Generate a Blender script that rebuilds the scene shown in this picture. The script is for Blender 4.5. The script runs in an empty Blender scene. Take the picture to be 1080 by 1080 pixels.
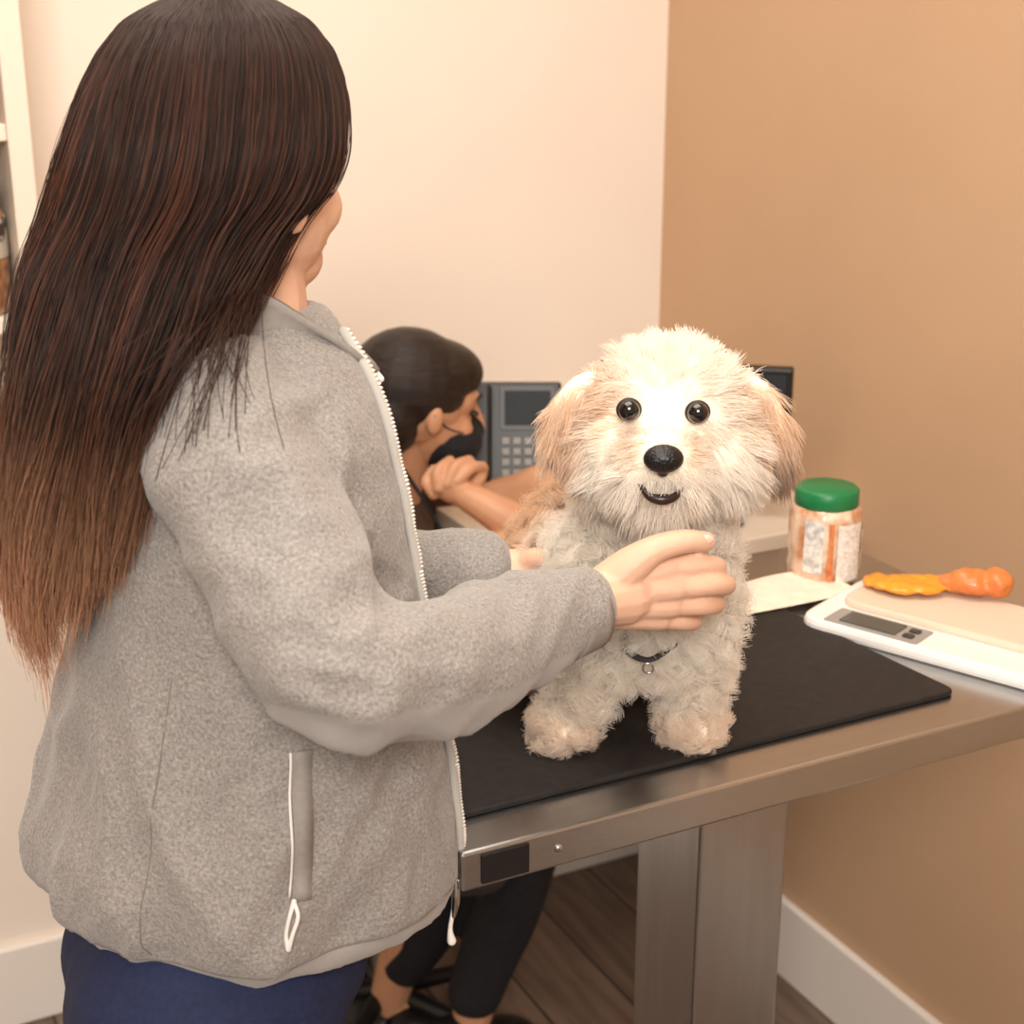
import bpy, bmesh, math, random
import numpy as np
from mathutils import Vector, Matrix, noise, kdtree
from mathutils.bvhtree import BVHTree
random.seed(4); np.random.seed(4)
YAW = math.radians(-27)   # people/dog are authored in a frame turned 27 deg to the room
scene = bpy.context.scene
col = scene.collection

# ------------------------------------------------------------------ helpers
def lin(c):
    return tuple(((v/255)/12.92 if v/255 <= .04045 else ((v/255+.055)/1.055)**2.4) for v in c)+(1,)

def mat(name, c1, c2=None, scale=10, rough=.6, metal=0, bump=0, bscale=None, stretch=(1,1,1),
        spec=.5, sss=0, coat=0, detail=4, sheen=0, trans=0, rr=(.35,.65)):
    m = bpy.data.materials.new(name); m.use_nodes = True
    nt = m.node_tree; b = nt.nodes['Principled BSDF']
    b.inputs['Roughness'].default_value = rough; b.inputs['Metallic'].default_value = metal
    b.inputs['Specular IOR Level'].default_value = spec
    b.inputs['Subsurface Weight'].default_value = sss
    if sss: b.inputs['Subsurface Radius'].default_value = (.012,.005,.003); b.inputs['Subsurface Scale'].default_value=1
    b.inputs['Coat Weight'].default_value = coat
    b.inputs['Sheen Weight'].default_value = sheen
    b.inputs['Transmission Weight'].default_value = trans
    b.inputs['Base Color'].default_value = lin(c1)
    tc = nt.nodes.new('ShaderNodeTexCoord'); mp = nt.nodes.new('ShaderNodeMapping')
    nt.links.new(tc.outputs['Object'], mp.inputs['Vector']); mp.inputs['Scale'].default_value = stretch
    if c2:
        n = nt.nodes.new('ShaderNodeTexNoise'); n.inputs['Scale'].default_value = scale; n.inputs['Detail'].default_value = detail
        r = nt.nodes.new('ShaderNodeValToRGB')
        r.color_ramp.elements[0].position = rr[0]; r.color_ramp.elements[1].position = rr[1]
        r.color_ramp.elements[0].color = lin(c1); r.color_ramp.elements[1].color = lin(c2)
        nt.links.new(mp.outputs[0], n.inputs['Vector']); nt.links.new(n.outputs['Fac'], r.inputs[0])
        nt.links.new(r.outputs[0], b.inputs['Base Color'])
    if bump:
        n2 = nt.nodes.new('ShaderNodeTexNoise'); n2.inputs['Scale'].default_value = bscale or scale; n2.inputs['Detail'].default_value = 3
        bp = nt.nodes.new('ShaderNodeBump'); bp.inputs['Strength'].default_value = bump; bp.inputs['Distance'].default_value = .002
        nt.links.new(mp.outputs[0], n2.inputs['Vector']); nt.links.new(n2.outputs['Fac'], bp.inputs['Height'])
        nt.links.new(bp.outputs[0], b.inputs['Normal'])
    return m

def strand_mat(name, rough=.5, spec=.3, trans=0):
    m = bpy.data.materials.new(name); m.use_nodes = True
    nt = m.node_tree; b = nt.nodes['Principled BSDF']
    a = nt.nodes.new('ShaderNodeAttribute'); a.attribute_name = 'col'
    nt.links.new(a.outputs['Color'], b.inputs['Base Color'])
    b.inputs['Roughness'].default_value = rough; b.inputs['Specular IOR Level'].default_value = spec
    if trans:
        tr = nt.nodes.new('ShaderNodeBsdfTranslucent'); mx = nt.nodes.new('ShaderNodeMixShader')
        nt.links.new(a.outputs['Color'], tr.inputs['Color']); mx.inputs[0].default_value = trans
        nt.links.new(b.outputs[0], mx.inputs[1]); nt.links.new(tr.outputs[0], mx.inputs[2])
        nt.links.new(mx.outputs[0], nt.nodes['Material Output'].inputs['Surface'])
    return m

def empty(name, loc):
    e = bpy.data.objects.new(name, None); e.location = loc; e.empty_display_size = .1
    col.objects.link(e); return e

def vw(X, Y, Z=0):   # figure frame -> room frame
    c, s = math.cos(YAW), math.sin(YAW)
    return Vector((X*c-Y*s, X*s+Y*c, Z))

def add(name, data, m=None, parent=None, view=False):
    o = bpy.data.objects.new(name, data); col.objects.link(o)
    if m and hasattr(data, 'materials'): data.materials.append(m)
    if parent:
        o.parent = parent; o.matrix_parent_inverse = Matrix.Translation(-Vector(parent.location))
    if view: o.rotation_euler = (0, 0, YAW)
    return o

def mk(name, vf, m=None, parent=None, view=False, smooth=True, bevel=0, seg=2, sub=0):
    me = bpy.data.meshes.new(name); me.from_pydata([tuple(v) for v in vf[0]], [], vf[1])
    bm = bmesh.new(); bm.from_mesh(me); bmesh.ops.recalc_face_normals(bm, faces=bm.faces[:]); bm.to_mesh(me); bm.free()
    if smooth: me.polygons.foreach_set('use_smooth', [True]*len(me.polygons))
    o = add(name, me, m, parent, view)
    if bevel:
        b = o.modifiers.new('bevel', 'BEVEL'); b.width = bevel; b.segments = seg; b.limit_method = 'ANGLE'; b.harden_normals = False
    if sub:
        s = o.modifiers.new('sub', 'SUBSURF'); s.levels = sub; s.render_levels = sub
    return o

def boxvf(x0,x1,y0,y1,z0,z1):
    v = [(x0,y0,z0),(x1,y0,z0),(x1,y1,z0),(x0,y1,z0),(x0,y0,z1),(x1,y0,z1),(x1,y1,z1),(x0,y1,z1)]
    f = [(0,3,2,1),(4,5,6,7),(0,1,5,4),(1,2,6,5),(2,3,7,6),(3,0,4,7)]
    return v, f
def box(name, x0,x1,y0,y1,z0,z1, m, parent=None, bevel=0, view=False):
    return mk(name, boxvf(x0,x1,y0,y1,z0,z1), m, parent, view, smooth=False, bevel=bevel)

def join(parts):
    V, F = [], []
    for v, f in parts:
        o = len(V); V += [tuple(p) for p in v]; F += [tuple(i+o for i in q) for q in f]
    return V, F

def loft(rings, cap=True):
    V, F = [], []; n = len(rings[0])
    for r in rings: V += [tuple(p) for p in r]
    for i in range(len(rings)-1):
        for j in range(n):
            a = i*n+j; b = i*n+(j+1) % n
            F.append((a, b, b+n, a+n))
    if cap:
        F.append(tuple(range(n))[::-1]); F.append(tuple(range((len(rings)-1)*n, len(rings)*n)))
    return V, F

def crom(pts, k=6):
    P = [np.array(p, float) for p in pts]
    P = [2*P[0]-P[1]]+P+[2*P[-1]-P[-2]]
    out = []
    for i in range(1, len(P)-2):
        for j in range(k):
            t = j/k
            out.append(.5*((2*P[i])+(-P[i-1]+P[i+1])*t+(2*P[i-1]-5*P[i]+4*P[i+1]-P[i+2])*t*t+(-P[i-1]+3*P[i]-3*P[i+1]+P[i+2])*t**3))
    out.append(P[-2]); return out

def tube(pts, radii, n=16, k=6, squash=None, caps=True):
    """swept tube through pts, tapering radii, rounded ends"""
    q = crom([tuple(p)+(r,) for p, r in zip(pts, radii)], k)
    C = [Vector(a[:3]) for a in q]; R = [max(float(a[3]), 1e-4) for a in q]
    T = []
    for i in range(len(C)):
        a = C[max(i-1, 0)]; b = C[min(i+1, len(C)-1)]; T.append((b-a).normalized())
    if caps:
        hs = [.38, .72, .93]
        pre = [(C[0]-T[0]*R[0]*math.sqrt(1-h*h), R[0]*h, T[0]) for h in hs]
        post = [(C[-1]+T[-1]*R[-1]*math.sqrt(1-h*h), R[-1]*h, T[-1]) for h in hs[::-1]]
        L = pre+list(zip(C, R, T))+post
    else: L = list(zip(C, R, T))
    t0 = L[0][2]; up = Vector((0,0,1)) if abs(t0.z) < .9 else Vector((1,0,0))
    u = t0.cross(up).normalized(); rings = []
    for c, r, t in L:
        u = (u-t*u.dot(t)).normalized(); w = t.cross(u)
        sx, sy = squash or (1, 1)
        rings.append([c+u*(r*sx*math.cos(2*math.pi*j/n))+w*(r*sy*math.sin(2*math.pi*j/n)) for j in range(n)])
    return loft(rings)

def ell(c, r, rot=None, n=20, m=12):
    V = [Vector((0,0,-1))]; F = []
    for i in range(1, m):
        th = math.pi*i/m-math.pi/2
        for j in range(n):
            ph = 2*math.pi*j/n
            V.append(Vector((math.cos(th)*math.cos(ph), math.cos(th)*math.sin(ph), math.sin(th))))
    V.append(Vector((0,0,1)))
    for j in range(n): F.append((0, 1+(j+1) % n, 1+j))
    for i in range(m-2):
        for j in range(n):
            a = 1+i*n+j; b = 1+i*n+(j+1) % n; F.append((a, b, b+n, a+n))
    l = len(V)-1
    for j in range(n): F.append((l, 1+(m-2)*n+j, 1+(m-2)*n+(j+1) % n))
    R = rot or Matrix.Identity(3)
    return [Vector(c)+R @ Vector((p.x*r[0], p.y*r[1], p.z*r[2])) for p in V], F

def shift(vf, d): return [Vector(v)+Vector(d) for v in vf[0]], vf[1]

def fuse(name, parts, voxel, smooth, m, parent=None, view=True, disp=None):
    vf = join(parts)
    me = bpy.data.meshes.new('tmp'); me.from_pydata(vf[0], [], vf[1])
    o = bpy.data.objects.new('tmp', me); col.objects.link(o)
    r = o.modifiers.new('r', 'REMESH'); r.mode = 'VOXEL'; r.voxel_size = voxel; r.use_smooth_shade = True
    if smooth:
        s = o.modifiers.new('s', 'SMOOTH'); s.factor = .5; s.iterations = smooth
    dg = bpy.context.evaluated_depsgraph_get()
    nm = bpy.data.meshes.new_from_object(o.evaluated_get(dg))
    bpy.data.objects.remove(o, do_unlink=True)
    nm.name = name; nm.materials.clear()
    if disp:
        N = [v.normal.copy() for v in nm.vertices]
        for v, nn in zip(nm.vertices, N): v.co = v.co+nn*disp(v.co, nn)
    nm.polygons.foreach_set('use_smooth', [True]*len(nm.polygons))
    nm.update()
    return add(name, nm, m, parent, view)

def bvh_of(o):
    me = o.data
    return BVHTree.FromPolygons([v.co.copy() for v in me.vertices], [tuple(p.vertices) for p in me.polygons])

def roundpoly(pts, r, k=5):
    out = []
    n = len(pts)
    for i in range(n):
        p = Vector(pts[i]).to_2d(); a = Vector(pts[i-1]).to_2d(); b = Vector(pts[(i+1) % n]).to_2d()
        s = p+(a-p).normalized()*r; e = p+(b-p).normalized()*r
        for j in range(k+1):
            t = j/k; out.append((1-t)**2*s+2*t*(1-t)*p+t*t*e)
    return out
def slab(name, pts, r, z0, z1, m, parent=None, bevel=.001, view=False):
    q = roundpoly(pts, r)
    return mk(name, loft([[(p.x,p.y,z0) for p in q], [(p.x,p.y,z1) for p in q]]), m, parent, view, smooth=False, bevel=bevel)

def curves_obj(name, P, R, C, m, parent):
    N, K, _ = P.shape
    cu = bpy.data.hair_curves.new(name); cu.add_curves([K]*N)
    cu.attributes['position'].data.foreach_set('vector', P.astype(np.float32).ravel())
    ra = cu.attributes.get('radius') or cu.attributes.new('radius', 'FLOAT', 'POINT')
    ra.data.foreach_set('value', R.astype(np.float32).ravel())
    ca = cu.attributes.new('col', 'FLOAT_COLOR', 'POINT')
    ca.data.foreach_set('color', C.astype(np.float32).ravel())
    cu.materials.append(m)
    o = bpy.data.objects.new(name, cu); col.objects.link(o)
    if parent:
        o.parent = parent; o.matrix_parent_inverse = Matrix.Translation(-Vector(parent.location))
    o.rotation_euler = (0,0,YAW)
    return o

def sample(o, n):
    me = o.data; me.calc_loop_triangles()
    nv = len(me.vertices); co = np.zeros(nv*3); me.vertices.foreach_get('co', co); co = co.reshape(-1,3)
    no = np.zeros(nv*3); me.vertices.foreach_get('normal', no); no = no.reshape(-1,3)
    tr = np.zeros(len(me.loop_triangles)*3, int); me.loop_triangles.foreach_get('vertices', tr); tr = tr.reshape(-1,3)
    a, b, c = co[tr[:,0]], co[tr[:,1]], co[tr[:,2]]
    ar = np.linalg.norm(np.cross(b-a, c-a), axis=1); idx = np.random.choice(len(tr), n, p=ar/ar.sum())
    u = np.random.rand(n,1); v = np.random.rand(n,1); f = (u+v) > 1; u = np.where(f,1-u,u); v = np.where(f,1-v,v)
    p = a[idx]+(b-a)[idx]*u+(c-a)[idx]*v
    nn = no[tr[idx,0]]*(1-u-v)+no[tr[idx,1]]*u+no[tr[idx,2]]*v
    return p, nn/np.linalg.norm(nn, axis=1, keepdims=True)

def nrm(a): return a/np.maximum(np.linalg.norm(a, axis=-1, keepdims=True), 1e-9)

# ------------------------------------------------------------------ materials
M_cream = mat('wall_cream_paint', (240,226,212), (243,230,216), scale=3, rough=.75, bump=.05, bscale=180)
M_tan = mat('wall_tan_paint', (194,159,126), (198,163,130), scale=3, rough=.7, bump=.06, bscale=180)
M_white = mat('white_trim_paint', (238,230,222), rough=.45)
M_ceil = mat('ceiling_paint', (240,234,226), rough=.9)
M_steel = mat('brushed_steel', (182,183,184), (188,189,190), scale=5, rough=.27, metal=1, bump=.04, bscale=90, stretch=(1,10,10))
M_steel2 = mat('brushed_steel_vertical', (172,173,174), (180,181,182), scale=5, rough=.3, metal=1, bump=.05, bscale=90, stretch=(10,10,1))
M_rubber = mat('black_rubber_mat', (30,27,26), (38,34,32), scale=90, rough=.6, bump=.25, bscale=500, spec=.3)
M_black = mat('black_plastic', (22,21,22), rough=.4)
M_dark = mat('dark_grey_plastic', (55,53,52), rough=.4)
M_screen = mat('screen_glass', (46,50,54), rough=.55, spec=.2)
M_skin = mat('skin', (226,180,152), (234,190,162), scale=25, rough=.5, sss=.12, bump=.12, bscale=320)
M_skin2 = mat('skin_tan', (198,146,112), (208,156,120), scale=25, rough=.5, sss=.1)
M_nail = mat('fingernail', (236,196,178), rough=.25)
M_pants = mat('navy_scrub_fabric', (18,28,60), (26,36,72), scale=200, rough=.85, bump=.3, bscale=600)
M_blackcloth = mat('black_cloth', (20,19,24), (28,27,32), scale=80, rough=.85)
M_brown = mat('brown_scrub_top', (70,48,36), (84,58,44), scale=120, rough=.85)
M_shoe = mat('black_shoe', (20,18,18), rough=.4)
M_zip = mat('white_zipper', (236,230,222), rough=.45)
M_metal = mat('zip_metal', (190,186,180), rough=.25, metal=1)

def fleece():
    m = mat('grey_fleece', (118,112,107), (168,161,155), scale=430, rough=.95, bump=0, detail=4, sheen=.25, rr=(.25,.75))
    nt = m.node_tree; b = nt.nodes['Principled BSDF']; src = b.inputs['Base Color'].links[0].from_socket
    mp = [n for n in nt.nodes if n.type == 'MAPPING'][0]
    a = nt.nodes.new('ShaderNodeAttribute'); a.attribute_name = 'patch'
    rp = nt.nodes.new('ShaderNodeMapRange'); rp.inputs['From Min'].default_value = .42; rp.inputs['From Max'].default_value = .58
    nt.links.new(a.outputs['Fac'], rp.inputs['Value'])
    mx = nt.nodes.new('ShaderNodeMix'); mx.data_type = 'RGBA'
    nt.links.new(rp.outputs[0], mx.inputs[0]); nt.links.new(src, mx.inputs[6])
    mx.inputs[7].default_value = lin((158,152,147))
    nt.links.new(mx.outputs[2], b.inputs['Base Color'])
    n1 = nt.nodes.new('ShaderNodeTexNoise'); n1.inputs['Scale'].default_value = 300; n1.inputs['Detail'].default_value = 3
    nt.links.new(mp.outputs[0], n1.inputs['Vector'])
    inv = nt.nodes.new('ShaderNodeMath'); inv.operation = 'MULTIPLY_ADD'; inv.inputs[1].default_value = -.5; inv.inputs[2].default_value = .55
    nt.links.new(rp.outputs[0], inv.inputs[0])
    bp = nt.nodes.new('ShaderNodeBump'); bp.inputs['Distance'].default_value = .003
    nt.links.new(inv.outputs[0], bp.inputs['Strength']); nt.links.new(n1.outputs['Fac'], bp.inputs['Height'])
    nt.links.new(bp.outputs[0], b.inputs['Normal'])
    return m
M_fleece = fleece()

# ------------------------------------------------------------------ room
XW, YW, HC = 1.49, 2.33, 2.7
def floor_mat():
    m = bpy.data.materials.new('wood_plank_floor'); m.use_nodes = True; nt = m.node_tree; b = nt.nodes['Principled BSDF']
    tc = nt.nodes.new('ShaderNodeTexCoord'); mp = nt.nodes.new('ShaderNodeMapping'); mp.inputs['Rotation'].default_value = (0,0,math.radians(90))
    br = nt.nodes.new('ShaderNodeTexBrick'); br.inputs['Scale'].default_value = 1
    br.inputs['Brick Width'].default_value = 1.2; br.inputs['Row Height'].default_value = .15; br.inputs['Mortar Size'].default_value = .003
    br.inputs['Color1'].default_value = lin((128,106,90)); br.inputs['Color2'].default_value = lin((104,86,74)); br.inputs['Mortar'].default_value = lin((55,44,36))
    nt.links.new(tc.outputs['Object'], mp.inputs[0]); nt.links.new(mp.outputs[0], br.inputs['Vector'])
    mp2 = nt.nodes.new('ShaderNodeMapping'); mp2.inputs['Scale'].default_value = (22,2.2,1)
    nt.links.new(tc.outputs['Object'], mp2.inputs[0])
    n = nt.nodes.new('ShaderNodeTexNoise'); n.inputs['Scale'].default_value = 2.2; n.inputs['Detail'].default_value = 7; nt.links.new(mp2.outputs[0], n.inputs['Vector'])
    mx = nt.nodes.new('ShaderNodeMix'); mx.data_type = 'RGBA'; mx.blend_type = 'OVERLAY'; mx.inputs[0].default_value = .8
    nt.links.new(br.outputs['Color'], mx.inputs[6]); nt.links.new(n.outputs['Fac'], mx.inputs[7]); nt.links.new(mx.outputs[2], b.inputs['Base Color'])
    b.inputs['Roughness'].default_value = .45
    return m
box('floor', -2.2, XW+.1, -2.2, YW+.1, -.05, 0, floor_mat())
box('wall_back', -2.2, XW+.1, YW, YW+.1, 0, HC, M_cream)
box('wall_right', XW, XW+.1, -2.2, YW, 0, HC, M_tan)
box('wall_left', -2.3, -2.2, -2.2, YW+.1, 0, HC, M_cream)
box('ceiling', -2.3, XW+.1, -2.2, YW+.1, HC, HC+.05, M_ceil)
box('baseboard_back', -2.2, XW, YW-.016, YW, 0, .15, M_white, bevel=.004)
box('baseboard_right', XW-.016, XW, -2.2, YW-.016, 0, .15, M_white, bevel=.004)
box('baseboard_left', -2.2, -2.184, -2.2, YW-.016, 0, .15, M_white, bevel=.004)

# ------------------------------------------------------------------ wall shelf with jars
sh = empty('wall_shelf', (0, 2.2, 1.22))
M_shelf = mat('shelf_laminate', (236,222,204), rough=.5)
SX = .332
box('side_right', SX, SX+.03, 2.08, YW, 1.22, 2.3, M_shelf, sh, .002)
box('side_left', -.5, -.47, 2.08, YW, 1.22, 2.3, M_shelf, sh, .002)
box('back_panel', -.47, SX, YW-.012, YW-.001, 1.22, 2.3, mat('shelf_back', (190,180,168), rough=.6), sh)
for i, z in enumerate((1.22, 1.47, 1.74, 2.02, 2.28)):
    box('board_%d' % (i+1), -.47, SX, 2.085, YW-.012, z, z+.022, M_shelf, sh, .002)
def lathe(prof, c, n=32):
    return loft([[(c[0]+r*math.cos(2*math.pi*j/n), c[1]+r*math.sin(2*math.pi*j/n), c[2]+z) for j in range(n)] for r, z in prof])
M_kib = mat('jar_of_kibble', (112,66,38), (186,132,86), scale=60, rough=.35, bump=.3, bscale=90, coat=.7)
M_lid = mat('jar_lid_dark', (52,46,44), rough=.4, metal=.6)
M_lab = mat('jar_label_scribble', (206,196,182), (70,58,50), scale=38, rough=.5, rr=(.5,.56))
def treat_jar(x, y, z, r, h):
    e = empty('treat_jar', (x, y, z))
    mk('jar_body', lathe([(r*.9,0.0),(r,.008),(r,h*.8),(r*.82,h*.88),(r*.82,h*.9)], (x,y,z)), M_kib, e)
    mk('jar_label', lathe([(r*1.01,h*.45),(r*1.015,h*.46),(r*1.015,h*.77),(r*1.01,h*.78)], (x,y,z)), M_lab, e)
    mk('lid', lathe([(r*.86,h*.88),(r*.90,h*.9),(r*.90,h*.99),(r*.84,h)], (x,y,z)), M_lid, e)
treat_jar(.266, 2.148, 1.243, .062, .165)
treat_jar(.11, 2.17, 1.243, .06, .15)
treat_jar(.282, 2.135, 1.493, .044, .10)
treat_jar(.15, 2.17, 1.493, .05, .13)

# ------------------------------------------------------------------ exam table
TZ = .98
et = empty('exam_table', (.85, 1.22, 0))
TX0, TX1, TY0, TY1 = .452, 1.215, .978, 1.47
box('steel_top', TX0, TX1, TY0, TY1, TZ-.036, TZ, M_steel, et, .003)
box('under_frame', TX0+.06, TX1-.06, TY0+.07, TY1-.07, TZ-.075, TZ-.036, M_steel2, et, .002)
box('column', .812, .925, 1.16, 1.282, .02, TZ-.07, M_steel2, et, .003)
box('base_plate', .62, 1.12, 1.02, 1.42, .0, .03, M_steel, et, .008)
box('maker_plate', .470, .514, TY0-.0018, TY0, TZ-.032, TZ-.005, M_black, et, .001)
mk('screw', ell((.542, TY0, TZ-.018), (.004,.003,.004)), M_metal, et)
mp_ = empty('rubber_table_mat', (.76, 1.2, TZ))
slab('mat_sheet', [(.468,1.028),(1.021,1.028),(.99,1.415),(.468,1.415)], .014, TZ, TZ+.006, M_rubber, mp_, .002)

# ------------------------------------------------------------------ scale
P0 = Vector((.984,1.243)); d1 = Vector((.39,-.92)); d2 = Vector((.92,.39))
def sc(a, b): return tuple(P0+d1*a+d2*b)
M_scale = mat('scale_white_plastic', (236,231,226), rough=.35)
se = empty('pet_scale', (1.12, 1.15, TZ))
slab('scale_base', [sc(0,0),sc(.31,0),sc(.31,.17),sc(0,.17)], .03, TZ, TZ+.016, M_scale, se, .006)
slab('scale_tray', [sc(.02,.055),sc(.30,.055),sc(.30,.168),sc(.02,.168)], .03, TZ+.014, TZ+.024, mat('scale_tray', (222,204,184), rough=.3), se, .004)
slab('scale_panel', [sc(.030,.006),sc(.140,.006),sc(.140,.050),sc(.030,.050)], .004, TZ+.014, TZ+.0175, mat('scale_panel_grey', (150,146,140), rough=.4), se, .001)
slab('scale_display', [sc(.046,.012),sc(.112,.012),sc(.112,.044),sc(.046,.044)], .002, TZ+.017, TZ+.019, mat('lcd', (78,80,76), rough=.2), se, .0005)
for i in range(2): slab('scale_button_%d' % (i+1), [sc(.119,.014+.016*i),sc(.131,.014+.016*i),sc(.131,.024+.016*i),sc(.119,.024+.016*i)], .003, TZ+.017, TZ+.0195, M_dark, se, .0005)

# paper sheet (slightly curled)
M_paper = mat('paper', (242,226,208), (232,212,192), scale=60, rough=.8)
cn = [vw(.262,1.575), vw(.404,1.64), vw(.368,1.71), vw(.255,1.66)]
V, F = [], []
for i in range(9):
    for j in range(7):
        u, v = i/8, j/6
        p = (cn[0]*(1-u)+cn[1]*u)*(1-v)+(cn[3]*(1-u)+cn[2]*u)*v
        V.append((p.x, p.y, TZ+.008+.006*math.sin(u*3.1)*v+.003*u*u))
for i in range(8):
    for j in range(6): a = i*7+j; F.append((a,a+1,a+8,a+7))
mk('paper_sheet', (V,F), M_paper)

# snack jar
je = empty('snack_jar', vw(.372,1.71,TZ)); jc = vw(.372,1.71,TZ+.001)
M_snack = mat('orange_snacks', (190,120,72), (238,216,190), scale=42, rough=.3, bump=.4, bscale=60, coat=.7)
def sq(r, z, n=48):
    return [(jc.x+r*math.cos(t)*(1+.05*math.cos(4*t)**2), jc.y+r*math.sin(t)*(1+.05*math.cos(4*t)**2), jc.z+z) for t in [2*math.pi*j/n for j in range(n)]]
mk('jar_body', loft([sq(r,z) for r,z in [(.036,0),(.040,.004),(.041,.02),(.039,.03),(.041,.04),(.041,.082),(.038,.092),(.034,.096)]]), M_snack, je)
mk('jar_lid', loft([[(jc.x+(r*(1+.012*(j%2)))*math.cos(2*math.pi*j/64), jc.y+(r*(1+.012*(j%2)))*math.sin(2*math.pi*j/64), jc.z+z) for j in range(64)] for r,z in [(.036,.094),(.037,.095),(.037,.113),(.034,.116)]]), mat('green_lid', (18,118,66), rough=.4), je)
def arc_label(name, a0, a1, z0, z1, m, r=.0445):
    V, F = [], []
    for i in range(13):
        t = math.radians(a0+(a1-a0)*i/12)
        for z in (z0, z1): V.append((jc.x+r*math.cos(t), jc.y+r*math.sin(t), jc.z+z))
    for i in range(12): F.append((2*i,2*i+1,2*i+3,2*i+2))
    mk(name, (V,F), m, je)
arc_label('label_nutrition', -108, -62, .010, .080, mat('label_white', (242,237,230), (212,200,186), scale=220, rough=.5))
arc_label('label_silver', -160, -130, .020, .084, mat('label_grey', (176,174,172), (238,232,224), scale=120, rough=.4))
arc_label('label_stripe', -122, -114, .012, .082, mat('label_orange', (216,140,84), (190,100,56), scale=70, rough=.4))
arc_label('label_picture', -58, -20, .02, .07, mat('label_pale', (196,170,150), (246,240,230), scale=70, rough=.4))

# orange treat bag lying on the scale: flat foil packet twisted into a rolled end
def crump(s, a):
    return lambda co, n: a*(abs(noise.noise(co*s))-.25)+.4*a*noise.noise(co*s*2.1)
bag = empty('orange_treat_bag', vw(.49,1.60,TZ+.026))
M_bag = mat('yellow_orange_foil', (240,166,48), (230,142,36), scale=14, rough=.35, coat=.25, bump=.25, bscale=40)
M_bag2 = mat('orange_foil', (226,142,76), (212,120,60), scale=10, rough=.4, coat=.2)
fuse('bag_flat_packet', [ell((.452,1.605,TZ+.033),(.044,.030,.007)), ell((.425,1.618,TZ+.031),(.026,.024,.005)), ell((.488,1.600,TZ+.036),(.022,.016,.008))], .002, 2, M_bag, bag, True, crump(45,.005))
fuse('bag_rolled_end', [ell((.515,1.592,TZ+.041),(.030,.022,.015)), ell((.540,1.585,TZ+.042),(.020,.021,.016)), ell((.495,1.597,TZ+.038),(.018,.014,.010))], .002, 3, M_bag2, bag, True, crump(40,.005))

# ------------------------------------------------------------------ desk, phone, monitor
DZ = .885
dk = empty('wall_desk', (1.22, 2.0, DZ))
M_desk = mat('desk_laminate', (232,218,200), rough=.4)
box('desk_top', .93, XW, 1.74, YW, DZ-.03, DZ, M_desk, dk, .003)
box('bracket_back', .97, XW, YW-.03, YW, DZ-.10, DZ-.03, M_white, dk, .002)
box('bracket_side', XW-.03, XW, 1.80, YW-.03, DZ-.10, DZ-.03, M_white, dk, .002)
ph = empty('desk_phone', vw(.01,2.37,DZ))
def tilt(vf, c, ax, sz=None):
    R = Matrix.Rotation(ax, 3, 'X'); c = Vector(c)
    return [c+R @ Vector(v) for v in vf[0]], vf[1]
pc = (.010,2.36,DZ+.10); ta = math.radians(-20)
def pbox(name, x0,x1,z0,z1,y0,y1,m,bev=.002): mk(name, tilt(boxvf(x0,x1,y0,y1,z0,z1), pc, ta), m, ph, True, False, bev)
M_key = mat('phone_key',(150,146,142),rough=.5)
pbox('phone_body', -.066,.07,-.085,.085,0,.025,M_black,.005)
pbox('handset', -.080,-.042,-.08,.08,-.028,-.004,M_black,.008)
pbox('screen_bezel', -.030,.060,.006,.078,-.0015,.001,M_dark,.001)
pbox('phone_screen', -.022,.052,.014,.070,-.003,.0,M_screen,.001)
for r in range(4):
    for c in range(4): pbox('key_%d_%d' % (r+1,c+1), -.026+.018*c,-.014+.018*c,-.068+.017*r,-.057+.017*r,-.004,0,M_key,.001)
mk('phone_foot', boxvf(-.05,.075,2.37,2.42,DZ,DZ+.06), M_black, ph, True, False, .004)
mk('phone_cord', tube([(.05,2.33,DZ+.012),(.07,2.26,DZ+.003),(.11,2.24,DZ+.003),(.16,2.3,DZ+.003)], [.0025]*4, 8), M_black, ph, True)
mo = empty('computer_monitor', vw(.27,2.22,DZ))
mc = (.27,2.24,1.02)
def mbox(name,x0,x1,y0,y1,z0,z1,m,b):
    R = Matrix.Rotation(math.radians(-12),3,'Z'); vf = boxvf(x0,x1,y0,y1,z0,z1)
    mk(name, ([Vector(mc)+R @ Vector(v) for v in vf[0]], vf[1]), m, mo, True, False, b)
mbox('monitor_case', -.14,.152,0,.025,-.09,.105,M_black,.004)
mbox('monitor_screen', -.13,.142,-.002,.001,-.08,.095,M_screen,.0005)
mbox('monitor_neck', -.02,.02,.02,.04,-.13,.0,M_black,.003)
mbox('monitor_base', -.09,.09,-.04,.09,-.135,-.123,M_black,.003)

# ------------------------------------------------------------------ standing woman
wo = empty('standing_woman', vw(-.24,1.12,0))
FA = math.radians(20); Fv = Vector((math.cos(FA), math.sin(FA), 0)); Lv = Vector((-math.sin(FA), math.cos(FA), 0))
RG = [  # z, cx, cy, fwd, lat
 (.936,-.207,1.12,.158,.158),(.944,-.208,1.12,.167,.168),(.957,-.213,1.12,.172,.175),(.975,-.219,1.12,.176,.181),(1.005,-.219,1.12,.174,.183),
 (1.04,-.215,1.12,.165,.180),(1.10,-.213,1.12,.150,.174),(1.20,-.206,1.12,.130,.168),(1.28,-.205,1.12,.116,.168),
 (1.33,-.204,1.12,.104,.162),(1.36,-.202,1.12,.094,.145),(1.385,-.2,1.12,.080,.115),(1.402,-.197,1.12,.066,.08),(1.415,-.195,1.12,.056,.062)]
def ring(z):
    zs = [r[0] for r in RG]; return [np.interp(z, zs, [r[i] for r in RG]) for i in range(1,5)]
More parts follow.
